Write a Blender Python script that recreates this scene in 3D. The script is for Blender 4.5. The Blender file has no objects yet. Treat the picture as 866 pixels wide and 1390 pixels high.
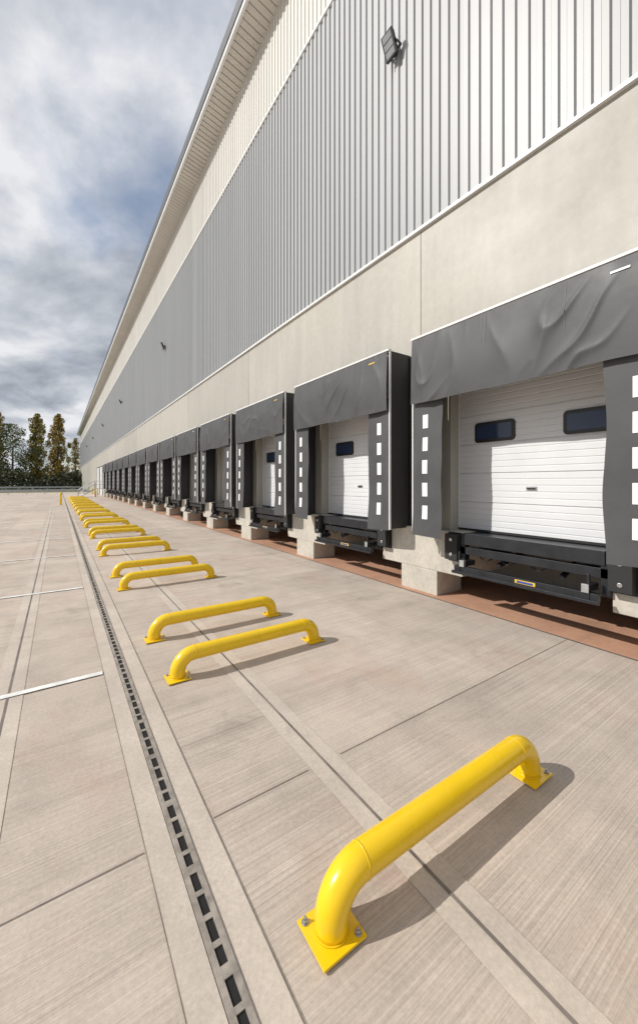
import bpy, math, random
from mathutils import Vector, noise
random.seed(7)
S=bpy.context.scene
COL=S.collection
# ---------------------------------------------------------------- materials
def newmat(name):
    m=bpy.data.materials.new(name); m.use_nodes=True
    nt=m.node_tree; b=nt.nodes['Principled BSDF']
    return m,nt,b
def N(nt,t,**kw):
    n=nt.nodes.new(t)
    for k,v in kw.items(): setattr(n,k,v)
    return n
def noise_tex(nt,scale,detail=6,rough=.6,mapscale=(1,1,1),dist=0,rot=0):
    tc=N(nt,'ShaderNodeTexCoord'); mp=N(nt,'ShaderNodeMapping')
    mp.inputs['Scale'].default_value=mapscale; mp.inputs['Rotation'].default_value=(0,0,rot)
    nt.links.new(tc.outputs['Object'],mp.inputs['Vector'])
    n=N(nt,'ShaderNodeTexNoise'); n.inputs['Scale'].default_value=scale
    n.inputs['Detail'].default_value=detail; n.inputs['Roughness'].default_value=rough; n.inputs['Distortion'].default_value=dist
    nt.links.new(mp.outputs['Vector'],n.inputs['Vector'])
    return n.outputs['Fac']
def maprange(nt,sock,a,b,c,d):
    r=N(nt,'ShaderNodeMapRange'); nt.links.new(sock,r.inputs['Value'])
    for k,v in zip(('From Min','From Max','To Min','To Max'),(a,b,c,d)): r.inputs[k].default_value=v
    return r.outputs['Result']
def mixc(nt,fac,c1,c2):
    m=N(nt,'ShaderNodeMix',data_type='RGBA')
    if isinstance(fac,(int,float)): m.inputs[0].default_value=fac
    else: nt.links.new(fac,m.inputs[0])
    for i,c in ((6,c1),(7,c2)):
        if isinstance(c,tuple): m.inputs[i].default_value=(*c,1) if len(c)==3 else c
        else: nt.links.new(c,m.inputs[i])
    return m.outputs[2]
def scalec(nt,col,val):
    v=N(nt,'ShaderNodeVectorMath',operation='SCALE')
    if isinstance(col,tuple): v.inputs[0].default_value=col
    else: nt.links.new(col,v.inputs[0])
    nt.links.new(val,v.inputs['Scale'])
    return v.outputs[0]
def bump(nt,b,h,strength=.3,dist=.01):
    n=N(nt,'ShaderNodeBump'); n.inputs['Strength'].default_value=strength; n.inputs['Distance'].default_value=dist
    nt.links.new(h,n.inputs['Height']); nt.links.new(n.outputs[0],b.inputs['Normal'])
def simple(name,col,rough=.5,metal=0,var=.12,scale=3,bmp=0,coat=0,mapscale=(1,1,1)):
    m,nt,b=newmat(name)
    f=noise_tex(nt,scale,mapscale=mapscale)
    v=maprange(nt,f,.3,.7,1-var,1+var)
    nt.links.new(scalec(nt,col,v),b.inputs['Base Color'])
    r=maprange(nt,f,.3,.7,max(rough-.07,0.02),rough+.07); nt.links.new(r,b.inputs['Roughness'])
    b.inputs['Metallic'].default_value=metal
    b.inputs['Coat Weight'].default_value=coat
    if bmp: bump(nt,b,noise_tex(nt,scale*14),bmp,.01)
    return m

def yard_mat(name,c1,c2,brush=1.0):
    m,nt,b=newmat(name)
    big=noise_tex(nt,.35,5,.6); mid=noise_tex(nt,1.7,9,.7,dist=.3)
    fine=noise_tex(nt,45,5,.75)
    br=noise_tex(nt,1,2,.6,mapscale=(.7,55,1))
    br2=noise_tex(nt,1,2,.5,mapscale=(.35,115,1))
    col=mixc(nt,maprange(nt,big,.35,.65,0,1),c1,c2)
    col=scalec(nt,col,maprange(nt,mid,.3,.7,.85,1.12))
    col=scalec(nt,col,maprange(nt,fine,.3,.7,.86,1.12))
    stn=noise_tex(nt,1.1,9,.72,dist=.6)
    col=scalec(nt,col,maprange(nt,stn,.57,.76,1.0,.68))
    if brush>0:
        mask=maprange(nt,noise_tex(nt,1.3,4,.6),.35,.65,.45,1.0)
        a=maprange(nt,br,.3,.7,-.09*brush,.09*brush); a2=maprange(nt,br2,.3,.7,-.18*brush,.17*brush)
        ad=N(nt,'ShaderNodeMath',operation='ADD'); nt.links.new(a,ad.inputs[0]); nt.links.new(a2,ad.inputs[1])
        mm=N(nt,'ShaderNodeMath',operation='MULTIPLY_ADD'); nt.links.new(ad.outputs[0],mm.inputs[0]); nt.links.new(mask,mm.inputs[1]); mm.inputs[2].default_value=1
        col=scalec(nt,col,mm.outputs[0])
        # faint tyre wear running towards the docks
        ty=noise_tex(nt,1,5,.6,mapscale=(.18,2.6,1),dist=.1)
        col=scalec(nt,col,maprange(nt,ty,.54,.72,1.0,.83))
        rp=noise_tex(nt,.8,7,.72,mapscale=(1,.6,1))
        col=mixc(nt,maprange(nt,rp,.52,.74,0,.45),col,(.46,.28,.205))
        tc=N(nt,'ShaderNodeTexCoord'); sx=N(nt,'ShaderNodeSeparateXYZ'); nt.links.new(tc.outputs['Object'],sx.inputs[0])
        fx=N(nt,'ShaderNodeMath',operation='FLOOR'); fy=N(nt,'ShaderNodeMath',operation='FLOOR')
        ay=N(nt,'ShaderNodeMath',operation='MULTIPLY_ADD'); ay.inputs[1].default_value=.2; ay.inputs[2].default_value=-2.27*.2
        ax=N(nt,'ShaderNodeMath',operation='MULTIPLY_ADD'); ax.inputs[1].default_value=.9; ax.inputs[2].default_value=-1.45
        nt.links.new(sx.outputs[1],ay.inputs[0]); nt.links.new(ay.outputs[0],fy.inputs[0])
        nt.links.new(sx.outputs[0],ax.inputs[0]); nt.links.new(ax.outputs[0],fx.inputs[0])
        cb=N(nt,'ShaderNodeCombineXYZ'); nt.links.new(fx.outputs[0],cb.inputs[0]); nt.links.new(fy.outputs[0],cb.inputs[1])
        wn=N(nt,'ShaderNodeTexWhiteNoise'); nt.links.new(cb.outputs[0],wn.inputs['Vector'])
        col=scalec(nt,col,maprange(nt,wn.outputs['Value'],0,1,.92,1.07))
        bump(nt,b,br2,.4,.008)
    else:
        bump(nt,b,fine,.2,.006)
    nt.links.new(col,b.inputs['Base Color'])
    b.inputs['Roughness'].default_value=.85; b.inputs['Specular IOR Level'].default_value=.25
    return m

M={}
M['yard']=yard_mat('brushed_concrete',(.54,.46,.39),(.48,.41,.35))
M['strip']=yard_mat('trowelled_concrete',(.57,.495,.42),(.50,.435,.375),0)
M['red']=yard_mat('red_brown_concrete',(.58,.33,.215),(.47,.27,.18),.35)
M['joint']=simple('joint_sealant',(.19,.16,.14),.8,0,.45,4)
M['slot']=simple('drain_dark',(.012,.011,.01),.9)
M['iron']=simple('drain_iron',(.29,.255,.22),.85,.0,.35,14,.2)
M['line']=simple('white_road_paint',(.76,.75,.72),.7,0,.22,7,.1)
M['yellow']=simple('yellow_powder_coat',(.87,.565,.005),.28,0,.04,3,.0,.3)
M['bolt']=simple('zinc_bolt',(.5,.5,.5),.35,.9)
M['fabric']=simple('black_pvc_curtain',(.060,.061,.063),.56,0,.18,2.2,.06)
M['fabric2']=simple('black_pvc_side',(.030,.031,.033),.5,0,.15,2,.1)
M['seam']=simple('curtain_seam',(.12,.12,.12),.6)
M['white']=simple('white_aluminium',(.74,.74,.73),.4,.0,.05)
M['mark']=simple('white_reflective_mark',(.82,.82,.80),.5,0,.05)
M['steel']=simple('black_steel',(.028,.030,.035),.42,.4,.2,4,.1)
M['rubber']=simple('rubber',(.022,.022,.022),.75,0,.2,6,.2)
M['galv']=simple('galvanised_steel',(.45,.46,.47),.45,.6,.15,8)
M['label']=simple('yellow_label',(.7,.45,.05),.5)
M['blue']=simple('blue_label',(.03,.07,.3),.5)
M['grey']=simple('dark_grey_fascia',(.055,.06,.07),.45,.1)
M['roof']=simple('roof_sheet',(.4,.41,.42),.5,.3)
M['glassd']=simple('door_glazing',(.03,.045,.09),.08,0,.1)
M['lens']=simple('floodlight_lens',(.30,.31,.33),.15,0,.1)
M['dark']=simple('black_frame',(.02,.02,.02),.4)

m,nt,b=newmat('precast_concrete')
a=noise_tex(nt,.35,6,.55); c=noise_tex(nt,7,8,.7); st=noise_tex(nt,1,6,.6,mapscale=(3,3,.3)); f=noise_tex(nt,90,3)
col=mixc(nt,maprange(nt,a,.35,.65,0,1),(.465,.44,.38),(.405,.388,.345))
col=scalec(nt,col,maprange(nt,c,.3,.7,.93,1.06)); col=scalec(nt,col,maprange(nt,st,.3,.7,.93,1.06))
vo=N(nt,'ShaderNodeTexVoronoi'); vo.inputs['Scale'].default_value=9
tc=N(nt,'ShaderNodeTexCoord'); nt.links.new(tc.outputs['Object'],vo.inputs['Vector'])
col=scalec(nt,col,maprange(nt,vo.outputs['Distance'],.0,.05,.75,1.0))
sx=N(nt,'ShaderNodeSeparateXYZ'); nt.links.new(tc.outputs['Object'],sx.inputs[0])
ay=N(nt,'ShaderNodeMath',operation='MULTIPLY_ADD'); ay.inputs[1].default_value=.125; ay.inputs[2].default_value=-4.93*.125
nt.links.new(sx.outputs[1],ay.inputs[0]); fy=N(nt,'ShaderNodeMath',operation='FLOOR'); nt.links.new(ay.outputs[0],fy.inputs[0])
wnn=N(nt,'ShaderNodeTexWhiteNoise',noise_dimensions='1D'); nt.links.new(fy.outputs[0],wnn.inputs['W'])
col=scalec(nt,col,maprange(nt,wnn.outputs['Value'],0,1,.92,1.05))
nt.links.new(col,b.inputs['Base Color']); nt.links.new(maprange(nt,a,.3,.7,.36,.65),b.inputs['Roughness'])
bump(nt,b,f,.12,.004); M['conc']=m
m,nt,b=newmat('pier_concrete')
a=noise_tex(nt,1.6,8,.62); c=noise_tex(nt,14,8,.7)
col=mixc(nt,maprange(nt,a,.35,.65,0,1),(.57,.53,.455),(.45,.42,.365))
col=scalec(nt,col,maprange(nt,c,.3,.7,.84,1.1))
nt.links.new(col,b.inputs['Base Color']); b.inputs['Roughness'].default_value=.8
bump(nt,b,c,.25,.01); M['pier']=m
def clad(name,col,metal,rough):
    m,nt,b=newmat(name)
    tc=N(nt,'ShaderNodeTexCoord'); sx=N(nt,'ShaderNodeSeparateXYZ'); nt.links.new(tc.outputs['Object'],sx.inputs[0])
    fl=N(nt,'ShaderNodeMath',operation='FLOOR'); nt.links.new(sx.outputs[1],fl.inputs[0])
    wn=N(nt,'ShaderNodeTexWhiteNoise',noise_dimensions='1D'); nt.links.new(fl.outputs[0],wn.inputs['W'])
    c=scalec(nt,col,maprange(nt,wn.outputs['Value'],0,1,.965,1.03))
    n=noise_tex(nt,1,5,.6,mapscale=(2,2,.15)); c=scalec(nt,c,maprange(nt,n,.3,.7,.95,1.04))
    nt.links.new(c,b.inputs['Base Color']); b.inputs['Metallic'].default_value=metal; b.inputs['Roughness'].default_value=rough
    return m
M['clad']=clad('silver_cladding',(.355,.365,.37),.0,.45)
M['clad2']=clad('white_cladding',(.64,.62,.575),.0,.6)
M['door']=simple('white_door_panel',(.69,.70,.71),.42,0,.03,2)
def leafmat(name,c1,c2):
    m,nt,b=newmat(name)
    n=noise_tex(nt,.7,3); g=N(nt,'ShaderNodeNewGeometry')
    c=mixc(nt,maprange(nt,n,.35,.65,0,1),c1,c2)
    c=scalec(nt,c,maprange(nt,g.outputs['Random Per Island'],0,1,.55,1.35))
    nt.links.new(c,b.inputs['Base Color']); b.inputs['Roughness'].default_value=.75
    return m
M['leafg']=leafmat('leaves_green',(.09,.12,.035),(.15,.16,.045))
M['leafy']=leafmat('leaves_autumn',(.40,.30,.065),(.33,.22,.05))
M['leafo']=leafmat('leaves_olive',(.25,.24,.06),(.33,.24,.055))
M['bark']=simple('bark',(.10,.08,.06),.9,0,.3,4,.3)
M['grass']=simple('grass',(.10,.115,.045),.9,0,.4,.4,.3)
M['hedge']=leafmat('hedge_leaves',(.04,.05,.022),(.085,.08,.03))

# ---------------------------------------------------------------- mesh builder
class MB:
    def __init__(s): s.v=[];s.f=[];s.m=[];s.mats=[];s.sm=[]
    def mi(s,mat):
        if mat not in s.mats: s.mats.append(mat)
        return s.mats.index(mat)
    def face(s,idx,mat,smooth=False): s.f.append(idx); s.m.append(s.mi(mat)); s.sm.append(smooth)
    def poly(s,pts,mat,smooth=False):
        o=len(s.v); s.v+= [tuple(p) for p in pts]; s.face(list(range(o,o+len(pts))),mat,smooth)
    def box(s,x0,x1,y0,y1,z0,z1,mat):
        o=len(s.v)
        s.v+=[(x0,y0,z0),(x1,y0,z0),(x1,y1,z0),(x0,y1,z0),(x0,y0,z1),(x1,y0,z1),(x1,y1,z1),(x0,y1,z1)]
        for q in ((0,3,2,1),(4,5,6,7),(0,1,5,4),(1,2,6,5),(2,3,7,6),(3,0,4,7)): s.face([o+i for i in q],mat)
    def tube(s,path,r,mat,seg=12,cap=True):
        path=[Vector(p) for p in path]; n=len(path); rings=[]
        rs=r if isinstance(r,list) else [r]*n
        for i,p in enumerate(path):
            d=(path[min(i+1,n-1)]-path[max(i-1,0)]).normalized()
            ref=Vector((0,1,0)) if abs(d.y)<.9 else Vector((1,0,0))
            u=d.cross(ref).normalized(); w=d.cross(u)
            o=len(s.v); rings.append(o)
            for k in range(seg):
                a=2*math.pi*k/seg; s.v.append(tuple(p+rs[i]*(math.cos(a)*u+math.sin(a)*w)))
        for i in range(n-1):
            for k in range(seg):
                k2=(k+1)%seg; s.face([rings[i]+k,rings[i+1]+k,rings[i+1]+k2,rings[i]+k2],mat,True)
        if cap:
            s.face([rings[0]+k for k in range(seg)],mat); s.face([rings[-1]+k for k in reversed(range(seg))],mat)
    def rrect(s,x0,x1,y0,y1,z0,z1,r,mat,seg=5):
        pts=[]
        for cy,cz,a0 in ((y1-r,z1-r,0),(y0+r,z1-r,90),(y0+r,z0+r,180),(y1-r,z0+r,270)):
            for k in range(seg+1):
                a=math.radians(a0+90*k/seg); pts.append((cy+r*math.cos(a),cz+r*math.sin(a)))
        o=len(s.v); n=len(pts)
        s.v+=[(x0,p[0],p[1]) for p in pts]+[(x1,p[0],p[1]) for p in pts]
        s.face([o+i for i in reversed(range(n))],mat)
        for i in range(n): s.face([o+i,o+(i+1)%n,o+n+(i+1)%n,o+n+i],mat)
        s.face([o+n+i for i in range(n)],mat)
    def mesh(s,name):
        me=bpy.data.meshes.new(name); me.from_pydata(s.v,[],s.f)
        for m in s.mats: me.materials.append(M[m])
        me.polygons.foreach_set('material_index',s.m); me.polygons.foreach_set('use_smooth',s.sm)
        me.update(); return me
def obj(name,me,parent=None,loc=(0,0,0),bev=0):
    if isinstance(me,MB): me=me.mesh(name)
    o=bpy.data.objects.new(name,me); COL.objects.link(o); o.location=loc
    if parent: o.parent=parent
    if bev:
        b=o.modifiers.new('bevel','BEVEL'); b.width=bev; b.segments=2; b.limit_method='ANGLE'
    return o
def empty(name,loc):
    o=bpy.data.objects.new(name,None); COL.objects.link(o); o.location=loc; o.empty_display_size=.3; return o

# ---------------------------------------------------------------- dimensions
XW=5.72; XS=5.12; P=4.0; C0=2.88; KMIN,KMAX=-2,14
YN,YE=-14.0,146.0
ZC=6.88; ZB=14.24; ZE=17.12
DOCKEND=C0+P*KMAX+2.0

# ---------------------------------------------------------------- ground
g=MB(); g.poly([(-700,-300,-.03),(700,-300,-.03),(700,900,-.03),(-700,900,-.03)],'grass'); obj('ground',g)
y=MB(); y.poly([(-60,-30,0),(9,-30,0),(9,96,0),(-60,96,0)],'yard'); obj('concrete_yard',y)
st=MB()
def strip(x0,x1,z=.004,mat='strip',y0=-20,y1=95): st.poly([(x0,y0,z),(x1,y0,z),(x1,y1,z),(x0,y1,z)],mat)
strip(.40,.527);strip(.623,.76)
for xc in (1.60,-.40,-5.4,-10.4):
    strip(xc-.12,xc+.12); strip(xc-.009,xc+.009,.008,'joint')
strip(.762,.766,.006,'joint'); strip(.394,.398,.006,'joint')
yy=2.27-20
while yy<95:
    for a,b_ in ((-60,-10.54),(-10.26,-5.54),(-5.26,-.54),(-.26,.387),(.774,1.46),(1.74,5.44)):
        st.poly([(a,yy,.004),(b_,yy,.004),(b_,yy+.006,.004),(a,yy+.006,.004)],'joint')
    yy+=5
obj('yard_joints',st)
rd=MB(); rd.poly([(5.46,-13.9,.008),(7.99,-13.9,.008),(7.99,DOCKEND,.008),(5.46,DOCKEND,.008)],'red')
rd.poly([(5.44,-13.9,.010),(5.462,-13.9,.010),(5.462,DOCKEND,.010),(5.44,DOCKEND,.010)],'joint')
obj('dock_apron',rd)
pl=MB()
for k in range(-2,22):
    yc=4.66+P*k
    pl.poly([(-16,yc-.04,.012),(.385,yc-.04,.012),(.385,yc+.04,.012),(-16,yc+.04,.012)],'line')
obj('parking_bay_lines',pl)
dr=MB()
dr.poly([(.527,-15,.0045),(.623,-15,.0045),(.623,90,.0045),(.527,90,.0045)],'slot')
for a,b_ in ((.530,.556),(.594,.620)): dr.box(a,b_,-15,90,.004,.013,'iron')
yy=-1.0; q=0
while yy<60:
    w_=.026 if q%4 else .05
    dr.box(.556,.594,yy,yy+w_,.006,.012,'iron'); yy+=.125; q+=1
obj('drain_channel',dr)

# ---------------------------------------------------------------- wheel guides
gd=MB()
R=.17;H=.225;L=1.69;TR=.077
path=[(0,0,.012),(0,0,.04)]
for i in range(0,11):
    a=math.pi/2*i/10; path.append((R-R*math.cos(a),0,H-R+R*math.sin(a)))
for t in (.25,.5,.75): path.append((R+(L-2*R)*t,0,H))
for i in range(0,11):
    a=math.pi/2*i/10; path.append((L-R+R*math.sin(a),0,H-R+R*math.cos(a)))
path+=[(L,0,.04),(L,0,.012)]
gd.tube(path,TR,'yellow',32)
for x in (0,L):
    gd.box(x-.115,x+.115,-.11,.11,.0,.012,'yellow')
    for sx_,sy_ in ((-1,1),(1,-1)):
        cx,cy=x+sx_*.088,sy_*.083
        gd.tube([(cx,cy,.012),(cx,cy,.016)],.018,'bolt',12)
        gd.tube([(cx,cy,.016),(cx,cy,.028)],.012,'bolt',6)
        gd.tube([(cx,cy,.028),(cx,cy,.040)],.006,'bolt',8)
    gd.tube([(x,0,.012),(x,0,.020)],TR+.004,'yellow',28)
for x in (R,L-R): gd.tube([(x-.004,0,H),(x+.004,0,H)],TR+.0012,'yellow',28)
gme=gd.mesh('wheel_guide')
for k in range(-1,14):
    for dy in (-.59,.59):
        o=obj('wheel_guide',gme,loc=(1.02,4.69+P*k+dy+(0.115 if k<0 else 0),.010))
        o.rotation_euler=(0,0,random.uniform(-.012,.012))
bo=MB(); bo.tube([(0,0,0),(0,0,1.08),(0,0,1.13),(0,0,1.15)],[.085,.085,.07,.02],'yellow',20)
bo.tube([(0,0,.0),(0,0,.02)],.12,'yellow',20)
bme=bo.mesh('bollard')
for p in ((.15,42),(5.0,68.5),(5.0,74),(5.0,79.5)): obj('bollard',bme,loc=(p[0],p[1],.01))

# ---------------------------------------------------------------- warehouse building
W=empty('warehouse_building',(XW,0,0))
def wobj(name,mb,bev=0): return obj(name,mb,W,(-XW,0,0),bev)
wp=MB(); ys=[YN,-3.07]
while ys[-1]+8<YE: ys.append(ys[-1]+8)
ys.append(YE)
for a,b_ in zip(ys[:-1],ys[1:]):
    wp.box(XW,XW+.25,a+.008,b_-.008,4.0,ZC,'conc')
wp.box(XW+.02,XW+.2,YN,YE,4.02,ZC-.02,'joint')
for k in range(KMIN,KMAX+2):
    pc=C0+P*k-2
    a,b_=pc-.62,pc+.62
    if k==KMIN: a=YN
    if k==KMAX+1: b_=YE
    wp.box(XW+.003,XW+.6,a,b_,1.2,4.0,'conc')
wp.box(XW+.003,XW+.4,DOCKEND+.9,YE,0,1.2,'conc')
wobj('concrete_wall_panels',wp)
pr=MB()
for k in range(KMIN,KMAX+2):
    pc=C0+P*k-2
    pr.box(5.59,8.0,pc-.95,pc+.95,.45,1.197,'pier')
    pr.box(5.592,6.3,pc-.43,pc+.43,0,.45,'pier')
wobj('dock_piers',pr,.012)
bk=MB(); bk.box(8.0,8.3,YN,DOCKEND+2,0,4.2,'conc'); bk.box(XW+.4,8.0,DOCKEND+.9,DOCKEND+1.2,0,1.2,'conc')
wobj('pit_back_wall',bk)
def corr(x,y0,y1,z0,z1,pitch,depth,mat):
    mb=MB(); prof=[(0,0),(.40*pitch,0),(.50*pitch,depth),(.90*pitch,depth)]
    n=int((y1-y0)/pitch); pts=[]
    for i in range(n):
        for a,d in prof: pts.append((y0+i*pitch+a,d))
    pts.append((y0+n*pitch,0))
    for (ya,d) in pts: mb.v+=[(x-d,ya,z0),(x-d,ya,z1)]
    for i in range(len(pts)-1): mb.face([2*i,2*i+1,2*i+3,2*i+2],mat)
    return mb
wobj('silver_cladding',corr(XW+.02,YN,YE,ZC+.02,ZB,.2,.038,'clad'))
wobj('white_cladding',corr(XW+.02,YN,YE,ZB,ZE+.1,.2,.03,'clad2'))
fl=MB()
fl.box(XW-.06,XW+.1,YN,YE,ZC-.03,ZC+.025,'white')
fl.box(XW-.045,XW+.05,YN,YE,ZB-.04,ZB+.04,'white')
wobj('flashings',fl)
rf=MB()
n=int((YE-YN)/.25)
for i in range(n):
    ya=YN+i*.25
    rf.poly([(4.95,ya,17.30),(XW+.05,ya,ZE),(XW+.05,ya+.21,ZE),(4.95,ya+.21,17.30)],'clad2')
    rf.poly([(4.95,ya+.21,17.32),(XW+.05,ya+.21,ZE+.02),(XW+.05,ya+.25,ZE+.02),(4.95,ya+.25,17.32)],'clad2')
    rf.poly([(4.95,ya+.21,17.30),(XW+.05,ya+.21,ZE),(XW+.05,ya+.21,ZE+.02),(4.95,ya+.21,17.32)],'clad2')
rf.box(4.86,4.95,YN-.3,YE+.5,17.24,17.42,'white')
rf.box(4.83,4.96,YN-.3,YE+.5,17.42,17.86,'grey')
rf.poly([(4.96,YN-.3,17.80),(60,YN-.3,21),(60,YE+.5,21),(4.96,YE+.5,17.8)],'roof')
wobj('roof_and_eaves',rf)
en=MB()
en.box(XW+.06,60,YE,YE+.1,0,17.3,'clad2'); en.box(XW+.06,60,YN-.1,YN,0,17.3,'clad2')
wobj('end_walls',en)
dm=MB(); Xd=5.96
zz=1.2; prof=[]
while zz<4.05:
    q=round((zz-1.2)/.1)
    prof+=[(0,zz+(.01 if q%5==0 else .006)),(0,zz+.084),(.008,zz+.090),(.008,zz+.096)]
    if (q+1)%5==0: prof+=[(.02,zz+.0965),(.02,zz+.103)]
    zz+=.1
for d,z in prof: dm.v+=[(Xd+d,-1.42,z),(Xd+d,1.42,z)]
for i in range(len(prof)-1): dm.face([2*i,2*i+1,2*i+3,2*i+2],'door')
for s in (-1,1):
    yc=s*.70
    dm.rrect(Xd-.022,Xd+.02,yc-.35,yc+.35,2.72,3.06,.06,'dark')
    dm.rrect(Xd-.026,Xd-.01,yc-.30,yc+.30,2.77,3.01,.03,'glassd')
dm.box(Xd-.02,Xd+.03,-1.42,1.42,1.2,1.235,'rubber')
dm.box(Xd-.035,Xd,.04,.16,1.94,1.96,'dark'); dm.box(Xd-.012,Xd,.02,.18,1.92,1.98,'galv')
for s in (-1,1): dm.box(Xd-.015,Xd+.05,s*1.40-.025,s*1.40+.025,1.2,4.0,'white')
dme=dm.mesh('loading_door')
for k in range(KMIN,KMAX+1):
    o=obj('loading_door',dme,W,(-XW,C0+P*k,0))
ld=MB()
for yc in (71.2,76.8):
    ld.box(XW-.03,XW+.02,yc-2,yc+2,0.02,4.6,'door')
    for s in (-1,1): ld.box(XW-.06,XW+.02,yc+s*2.05-.06,yc+s*2.05+.06,.02,4.7,'grey')
    ld.box(XW-.06,XW+.02,yc-1.98,yc+1.98,4.6,4.72,'grey')
ld.box(XW-.05,XW+.02,83,84,.02,2.1,'grey')
wobj('level_access_doors',ld)

# ---------------------------------------------------------------- dock shelters
def topdisp(yv,t,seed):
    p=Vector((yv*.9+seed*7.3,t*.7,seed*3.1))
    n1=noise.noise(p*1.1)
    r=1-abs(noise.noise(Vector((yv*1.0+t*.5+seed*5,t*.55-yv*.15,seed*1.7))))
    m=max(0,noise.noise(Vector((yv*.9+seed*2.2,t*.9,seed*9.1)))+.08)
    r2=1-abs(noise.noise(Vector((yv*2.3-t*1.3+seed*9,t*1.1+yv*.4,seed*4.7))))
    r3=1-abs(noise.noise(Vector((yv*4.5+seed*3,t*.6,seed*2.7))))
    env=min(1,t*2.5)
    return -.03*math.sin(math.pi*t) -.03*t + env*(.038*n1 - .016*r**10 - .05*m*r2**10) - .006*r3**8*max(0,1-t*2.2)
def bot(yv,seed): return .03*noise.noise(Vector((yv*1.3,seed*3.3,0)))-.015*math.sin((yv+1.7)/3.4*math.pi)
def top_curtain(seed):
    mb=MB(); nx,nz=130,46
    for j in range(nz+1):
        t=j/nz
        for i in range(nx+1):
            yv=-1.7+3.4*i/nx
            z=4.50-1.10*t + bot(yv,seed)*t
            e=1-.35*(abs(yv)/1.7)**8
            mb.v.append((XS-.032+topdisp(yv,t,seed)*e,yv,z))
    for j in range(nz):
        for i in range(nx):
            o=j*(nx+1)+i; mb.face([o,o+nx+1,o+nx+2,o+1],'fabric',True)
    for ys_ in (-.75,.30,.36):
        o0=len(mb.v)
        for j in range(nz+1):
            t=j/nz*(.55 if ys_<0 else .4)
            for dy in (-.003,.003):
                yv=ys_+dy; mb.v.append((XS-.036+topdisp(yv,t,seed)*(1-.35*(abs(yv)/1.7)**8),yv,4.50-1.10*t+bot(yv,seed)*t))
        for j in range(nz): mb.face([o0+2*j,o0+2*j+2,o0+2*j+3,o0+2*j+1],'seam')
    def patch(ya,yb,za,zb,mat):
        o0=len(mb.v)
        for zc in (za,zb):
            for yc in (ya,yb):
                t=(4.5-zc)/1.1; mb.v.append((XS-.042+topdisp(yc,t,seed),yc,zc))
        mb.face([o0,o0+1,o0+3,o0+2],mat)
    patch(-1.38,-1.20,4.36,4.385,'label' if seed%2==0 else 'mark')
    return mb.mesh('top_curtain')
def sdisp(s,yv,z,seed):
    t=(z-1.15)/2.4
    return .016*noise.noise(Vector((yv*1.5,z*1.1,seed*2.7+s)))-.06*max(0,(.25-t))**1.5*4*(.5+.5*math.sin(yv*5+seed)) -.02*(1-t)
def side_curtain(s,seed):
    mb=MB(); nx,nz=10,40
    y0,y1=(1.10,1.70) if s>0 else (-1.70,-1.13)
    for j in range(nz+1):
        z=1.14+2.5*j/nz
        for i in range(nx+1):
            yv=y0+(y1-y0)*i/nx
            inner=(1-i/nx) if s>0 else i/nx
            mb.v.append((XS+.012+sdisp(s,yv,z,seed),yv+ (-s)*inner*.04*noise.noise(Vector((z*1.3,seed,s))),z-.02*inner*(1-j/nz)))
    for j in range(nz):
        for i in range(nx):
            o=j*(nx+1)+i; mb.face([o,o+1,o+nx+2,o+nx+1],'fabric',True)
    yc=s*1.44
    z=1.42
    while z<3.3:
        o0=len(mb.v)
        for q in range(5):
            zc=z+.23*q/4
            for yy in (yc-.055,yc+.055): mb.v.append((XS+.006+sdisp(s,yy,zc,seed),yy,zc))
        for q in range(4): mb.face([o0+2*q,o0+2*q+1,o0+2*q+3,o0+2*q+2],'mark')
        z+=.385
    return mb.mesh('side_curtain')
fr=MB()
for s in (-1,1):
    fr.box(XS+.03,XW+.001,s*1.69-.012,s*1.69+.012,1.16,4.50,'fabric2')
    fr.box(XS-.005,XS+.035,s*1.715-.013,s*1.715+.013,1.15,4.54,'white')
    fr.box(XW-.05,XW-.002,s*1.72-.015,s*1.72+.015,1.16,4.5,'dark')
fr.box(XS-.035,XS+.04,-1.73,1.73,4.515,4.55,'white')
fr.box(XS+.04,XW,-1.70,1.70,4.50,4.53,'fabric2')
for s in (-1,1): fr.box(XS+.04,XS+.09,s*1.62-.025,s*1.62+.025,1.2,4.48,'galv')
frm=fr.mesh('shelter_frame')
tops=[top_curtain(i) for i in range(5)]
sides=[(side_curtain(1,i),side_curtain(-1,i)) for i in range(4)]
# ---------------------------------------------------------------- dock leveller (per dock)
lv=MB()
lv.box(5.60,7.8,-1.02,1.02,1.10,1.19,'steel')
lv.box(5.50,5.60,-1.0,1.0,1.02,1.20,'steel')
lv.box(5.52,5.62,-1.04,1.04,.86,.98,'steel')
for s in (-1,1):
    lv.box(5.52,5.64,s*1.0-.05,s*1.0+.05,.66,1.18,'steel')
    lv.box(5.3,5.6,s*.86-.04,s*.86+.04,.70,.78,'steel')
    lv.box(5.28,5.33,s*.86-.05,s*.86+.03,.70,.80,'galv')
    lv.box(5.29,5.33,s*.90-.015,s*.90+.015,.62,.93,'steel')
    lv.box(5.6,7.7,s*.7-.05,s*.7+.05,.84,1.0,'steel')
    lv.tube([(5.65,s*.45,.74),(6.9,s*.35,1.05)],.04,'steel',10)
for q in range(-3,4): lv.box(5.64,7.7,q*.28-.012,q*.28+.012,1.0,1.10,'steel')
lv.box(5.30,5.38,-1.0,1.0,.60,.70,'steel')
lv.box(5.26,5.30,-1.02,1.02,.58,.62,'steel')
lv.box(5.292,5.30,-.28,.0,.63,.68,'label'); lv.box(5.288,5.292,-.25,-.03,.64,.67,'blue')
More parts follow.
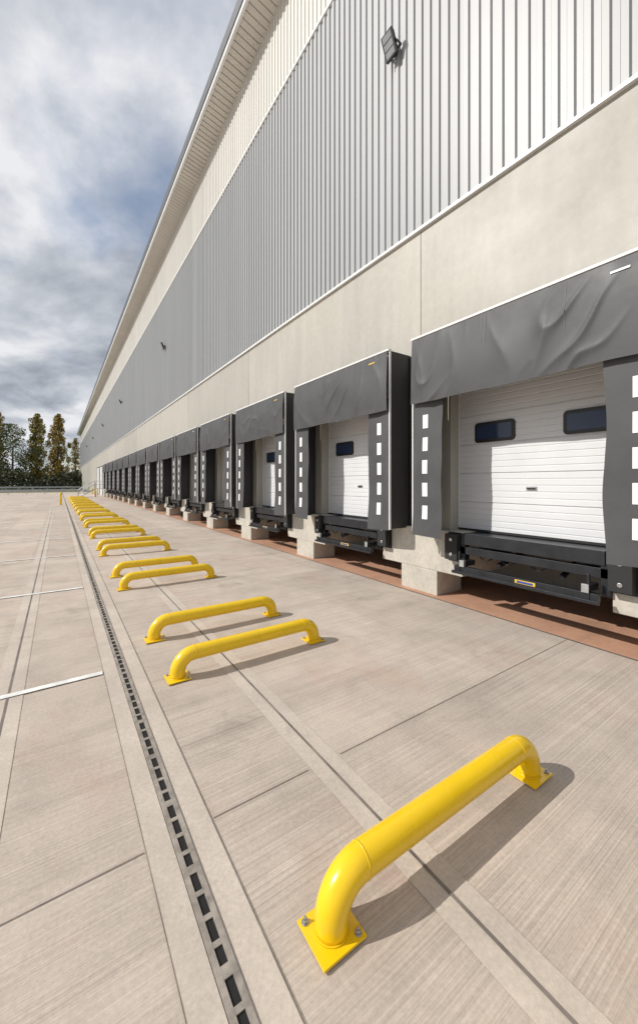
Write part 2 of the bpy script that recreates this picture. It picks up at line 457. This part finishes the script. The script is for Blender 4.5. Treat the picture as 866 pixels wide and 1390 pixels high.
# hydraulic hose loops hanging under the platform
for yh in (-.3,.15,.5):
    lv.tube([(5.62,yh,.95),(5.60,yh+.03,.84),(5.60,yh+.12,.78),(5.60,yh+.22,.83),(5.62,yh+.26,.95)],.012,'rubber',8)
lvm=lv.mesh('leveller_platform')
bp=MB()
for s in (-1,1):
    bp.box(5.57,5.588,s*1.17-.15,s*1.17+.15,.70,1.19,'steel')
    bp.box(5.44,5.57,s*1.17-.12,s*1.17+.12,.74,1.17,'rubber')
    for z in (.83,1.08): bp.tube([(5.43,s*1.17,z),(5.44,s*1.17,z)],.03,'bolt',8)
bpm=bp.mesh('bumpers')
for k in range(KMIN,KMAX+1):
    cy=C0+P*k
    E=empty('dock_shelter',(XW,cy,0))
    obj('frame',frm,E,(-XW,0,0),.004)
    obj('top_curtain',tops[(k*3+1)%5],E,(-XW,0,0))
    a,b_=sides[k%4]; obj('side_curtain_far',a,E,(-XW,0,0)); obj('side_curtain_near',b_,E,(-XW,0,0))
    E2=empty('dock_leveller',(XW,cy,0))
    obj('platform',lvm,E2,(-XW,0,0),.006)
    obj('bumpers',bpm,E2,(-XW,0,0),.015)

# ---------------------------------------------------------------- floodlights
def floodlight(yc,zc):
    E=empty('floodlight',(XW-.02,yc,zc)); E.scale=(.8,.8,.8)
    mb=MB()
    mb.box(-.02,.0,-.07,.07,-.1,.1,'dark')
    mb.box(-.24,-.02,-.2,-.185,-.03,.03,'dark'); mb.box(-.24,-.02,.185,.2,-.03,.03,'dark'); mb.box(-.05,-.02,-.2,.2,-.03,.03,'dark')
    obj('bracket',mb,E)
    h=MB(); h.box(-.04,.04,-.18,.18,-.27,.27,'dark')
    for q in range(8): h.box(.04,.09,-.16+q*.045,-.15+q*.045,-.24,.24,'dark')
    for b_ in range(3): h.box(-.046,-.039,-.14,.14,-.235+b_*.165,-.095+b_*.165,'lens')
    o=obj('lamp_head',h,E,(-.24,0,0),.012); o.rotation_euler=(0,math.radians(-22),0)
for k in range(6): floodlight(5.55+20.5*k,10.86)

# ---------------------------------------------------------------- staircase
stc=empty('metal_staircase',(4.2,DOCKEND+1.8,0))
m_=MB(); Y0=DOCKEND+1.2; Y1=Y0+1.2
m_.box(4.2,XW-.01,Y0,Y1,1.16,1.2,'galv')
for i in range(7):
    x=4.2-.28*(i+1); z=1.2-.17*(i+1); m_.box(x,x+.27,Y0,Y1,z-.03,z,'galv')
for yy in (Y0,Y1):
    m_.tube([(4.2,yy,1.1),(2.2,yy,.0)],.05,'galv',6)
    for h in (.55,1.05): m_.tube([(XW-.1,yy,1.2+h),(4.2,yy,1.2+h),(2.24,yy,h),(2.24,yy,0.0)],.024,'galv',8)
    for x,z in ((5.5,1.2),(4.9,1.2),(4.2,1.2),(3.5,.8),(2.9,.4)): m_.tube([(x,yy,z if x>4.1 else z-.05),(x,yy,z+1.05)],.022,'galv',8)
    for x in (4.3,5.5): m_.tube([(x,yy,0),(x,yy,1.16)],.04,'galv',8)
o=obj('stair_frame',m_,stc,(-4.2,-(DOCKEND+1.8),0))

# ---------------------------------------------------------------- guard rails, fence
def guard(yc,x0,x1,h):
    mb=MB()
    prof=[(0,-.155),(-.05,-.11),(-.08,-.08),(-.05,-.04),(0,0),(-.05,.04),(-.08,.08),(-.05,.11),(0,.155)]
    for x in (x0,x1):
        for d,z in prof: mb.v.append((x,yc+d,h+z))
    for i in range(8): mb.face([i,i+1,i+10,i+9],'galv')
    x=x0+.5
    while x<x1: mb.box(x-.05,x+.05,yc+.02,yc+.12,0,h+.15,'galv'); x+=2.5
    obj('guard_rail',mb)
guard(82,-70,4.4,.66); guard(100,-90,4.6,1.0)
fn=MB(); x=-90
while x<30:
    fn.box(x-.03,x+.03,118,118.06,-.03,2.2,'grey'); x+=2.6
for z in (.3,1.1,2.1): fn.box(-90,30,118.0,118.04,z-.02,z+.02,'grey')
x=-60
while x<12: fn.box(x-.008,x+.008,118.01,118.03,.1,2.15,'grey'); x+=.13
obj('perimeter_fence',fn)

# ---------------------------------------------------------------- trees
def tree(name,x,y,h,w,mat,kind,n=4200,seed=0):
    rnd=random.Random(seed); mb=MB()
    base=.12*h if kind!='poplar' else .06*h
    mb.tube([(0,0,-.1),(rnd.uniform(-.2,.2),0,h*.35),(rnd.uniform(-.4,.4),rnd.uniform(-.3,.3),h*.7),(0,0,h*.93)],[.02*h,.014*h,.008*h,.02],'bark',8)
    clumps=[]
    nb=38 if kind=='poplar' else 24
    for i in range(nb):
        t=(i+.5)/nb; z=base+(h-base)*t
        if kind=='poplar': rad=w*.5*math.sin(math.pi*min(1,(t*.80+.18)))**.8*rnd.uniform(.75,1.1)
        else: rad=w*.5*math.sin(math.pi*(t*.85+.12))**.55
        a=i*2.4+rnd.uniform(-.5,.5); rr=rad*rnd.uniform(.45,1)
        ex,ey=rr*math.cos(a),rr*math.sin(a)
        zb=z-(rr*1.4 if kind=='poplar' else rr*.5)
        zb=max(zb,base*.6)
        mb.tube([(0,0,zb),(ex*.55,ey*.55,zb+(z-zb)*.55),(ex,ey,z)],[.006*h,.004*h,.012],'bark',5,False)
        cr=(.17 if kind=='poplar' else .19)*w*rnd.uniform(.6,1.15)*(1-.35*t if kind=='poplar' else 1)
        clumps.append((ex,ey,z,cr))
        if kind=='poplar': clumps.append((ex*.45,ey*.45,z+rnd.uniform(-.4,.4),cr*.9))
    for i in range(n):
        cx,cy,cz,cr=rnd.choice(clumps)
        v=Vector((rnd.gauss(0,1),rnd.gauss(0,1),rnd.gauss(0,1))).normalized()*cr*(rnd.random()**.4)
        if kind=='poplar': v.z*=1.7
        c=Vector((cx,cy,min(cz+v.z,h+.2))); c.x+=v.x; c.y+=v.y
        s=rnd.uniform(.15,.30)*h/20
        u=Vector((rnd.gauss(0,1),rnd.gauss(0,1),rnd.gauss(0,1))).normalized(); q=u.orthogonal().normalized(); r_=u.cross(q)
        mb.poly([c+q*s,c+r_*s*.7,c-q*s,c-r_*s*.7],mat)
    obj(name,mb,loc=(x,y,0))
def at(px,dist):
    th=math.radians(34.3); a=math.atan((px-433)/517)+th
    return dist*math.sin(a),dist*math.cos(a)
for i,(px,h,w,mat,kind,n) in enumerate([(-70,20,13,'leafg','b',4500),(-32,22,12,'leafo','b',4500),(-2,23,6,'leafy','poplar',3800),(17,19.5,11.5,'leafg','b',5500),(50,23.5,7.6,'leafo','poplar',6500),(79,24,7.6,'leafy','poplar',6500),(103,16.5,5.5,'leafy','poplar',3000),(-110,25,8,'leafy','poplar',4500),(-150,22,14,'leafg','b',4500)]):
    D=150+(i%3)*5
    x,y=at(px,D); tree('poplar_tree' if kind=='poplar' else 'broadleaf_tree',x,y,h*D/150,w,mat,kind,n,i+3)
hd=MB(); rnd=random.Random(5)
for i in range(20000):
    x=rnd.uniform(-150,14); y=136+rnd.uniform(-3,6)
    top=4.6+2.0*noise.noise(Vector((x*.13,0,0)))+1.6*noise.noise(Vector((x*.5,3,0)))
    z=top*rnd.random()**.7
    c=Vector((x,y,z)); s=rnd.uniform(.2,.45)
    u=Vector((rnd.gauss(0,1),rnd.gauss(0,1),rnd.gauss(0,1))).normalized(); q=u.orthogonal().normalized(); r_=u.cross(q)
    hd.poly([c+q*s,c+r_*s,c-q*s,c-r_*s],'hedge')
obj('hedge',hd)
far=MB(); rnd=random.Random(9)
for i in range(12000):
    x=rnd.uniform(-420,60); y=260+rnd.uniform(-6,6)
    top=9+5*noise.noise(Vector((x*.05,0,7)))+3*noise.noise(Vector((x*.3,3,0)))
    z=top*rnd.random()**.7; c=Vector((x,y,z)); s=rnd.uniform(.5,1.1)
    u=Vector((rnd.gauss(0,1),rnd.gauss(0,1),rnd.gauss(0,1))).normalized(); q=u.orthogonal().normalized(); r_=u.cross(q)
    far.poly([c+q*s,c+r_*s,c-q*s,c-r_*s],'hedge')
obj('distant_tree_line',far)

# ---------------------------------------------------------------- light
az=Vector((-.92,.39)).normalized(); el=math.radians(37)
sv=Vector((az.x*math.cos(el),az.y*math.cos(el),math.sin(el)))
sun=bpy.data.lights.new('sun','SUN'); sun.energy=3.9; sun.angle=math.radians(.5); sun.color=(1,.96,.90)
so=bpy.data.objects.new('sun',sun); COL.objects.link(so); so.rotation_euler=sv.to_track_quat('Z','Y').to_euler(); so.location=(-20,10,30)
w=bpy.data.worlds.new('World'); S.world=w; w.use_nodes=True; nt=w.node_tree; nt.nodes.clear()
out=N(nt,'ShaderNodeOutputWorld'); bg=N(nt,'ShaderNodeBackground'); bg.inputs['Strength'].default_value=.13
sky=N(nt,'ShaderNodeTexSky',sky_type='NISHITA'); sky.sun_disc=False; sky.sun_elevation=el; sky.sun_rotation=math.atan2(az.x,az.y)
nt.links.new(sky.outputs[0],bg.inputs['Color'])
tc=N(nt,'ShaderNodeTexCoord'); sx=N(nt,'ShaderNodeSeparateXYZ'); nt.links.new(tc.outputs['Generated'],sx.inputs[0])
za=N(nt,'ShaderNodeMath',operation='MAXIMUM'); nt.links.new(sx.outputs[2],za.inputs[0]); za.inputs[1].default_value=0
zb=N(nt,'ShaderNodeMath',operation='ADD'); nt.links.new(za.outputs[0],zb.inputs[0]); zb.inputs[1].default_value=.2
dx=N(nt,'ShaderNodeMath',operation='DIVIDE'); dy=N(nt,'ShaderNodeMath',operation='DIVIDE')
nt.links.new(sx.outputs[0],dx.inputs[0]); nt.links.new(zb.outputs[0],dx.inputs[1])
nt.links.new(sx.outputs[1],dy.inputs[0]); nt.links.new(zb.outputs[0],dy.inputs[1])
cb=N(nt,'ShaderNodeCombineXYZ'); nt.links.new(dx.outputs[0],cb.inputs[0]); nt.links.new(dy.outputs[0],cb.inputs[1])
def wn(scale,detail,rough,dist,off,msc=(1,1,1)):
    mp=N(nt,'ShaderNodeMapping'); mp.inputs['Location'].default_value=off; mp.inputs['Scale'].default_value=msc
    mp.inputs['Rotation'].default_value=(0,0,math.radians(35))
    nt.links.new(cb.outputs[0],mp.inputs['Vector'])
    n=N(nt,'ShaderNodeTexNoise'); n.inputs['Scale'].default_value=scale; n.inputs['Detail'].default_value=detail
    n.inputs['Roughness'].default_value=rough; n.inputs['Distortion'].default_value=dist
    nt.links.new(mp.outputs['Vector'],n.inputs['Vector']); return n.outputs['Fac']
cover=maprange(nt,wn(1.3,8,.58,.2,(1.3,4.2,0),(1,.7,1)),.30,.47,.2,1)
shade=wn(2.2,8,.55,.2,(7.7,1.4,0),(1,.8,1))
ramp=N(nt,'ShaderNodeValToRGB'); nt.links.new(shade,ramp.inputs[0])
r=ramp.color_ramp; r.elements[0].position=.34; r.elements[0].color=(.34,.37,.43,1); r.elements[1].position=.60; r.elements[1].color=(.88,.89,.92,1)
e=r.elements.new(.47); e.color=(.56,.595,.655,1)
bg2=N(nt,'ShaderNodeBackground'); nt.links.new(ramp.outputs[0],bg2.inputs['Color']); bg2.inputs['Strength'].default_value=.95
mx=N(nt,'ShaderNodeMixShader'); nt.links.new(cover,mx.inputs[0]); nt.links.new(bg.outputs[0],mx.inputs[1]); nt.links.new(bg2.outputs[0],mx.inputs[2])
nt.links.new(mx.outputs[0],out.inputs['Surface'])
# ---------------------------------------------------------------- camera
cam=bpy.data.cameras.new('camera'); co=bpy.data.objects.new('camera',cam); COL.objects.link(co)
co.location=(0,0,2.04); co.rotation_euler=(math.radians(90),0,-math.radians(34.3))
cam.sensor_fit='VERTICAL'; cam.sensor_height=36; cam.sensor_width=36; cam.lens=517/1390*36; cam.shift_y=-40/1390
cam.clip_start=.05; cam.clip_end=3000
S.camera=co
S.view_settings.view_transform='Standard'; S.view_settings.look='None'; S.view_settings.exposure=0
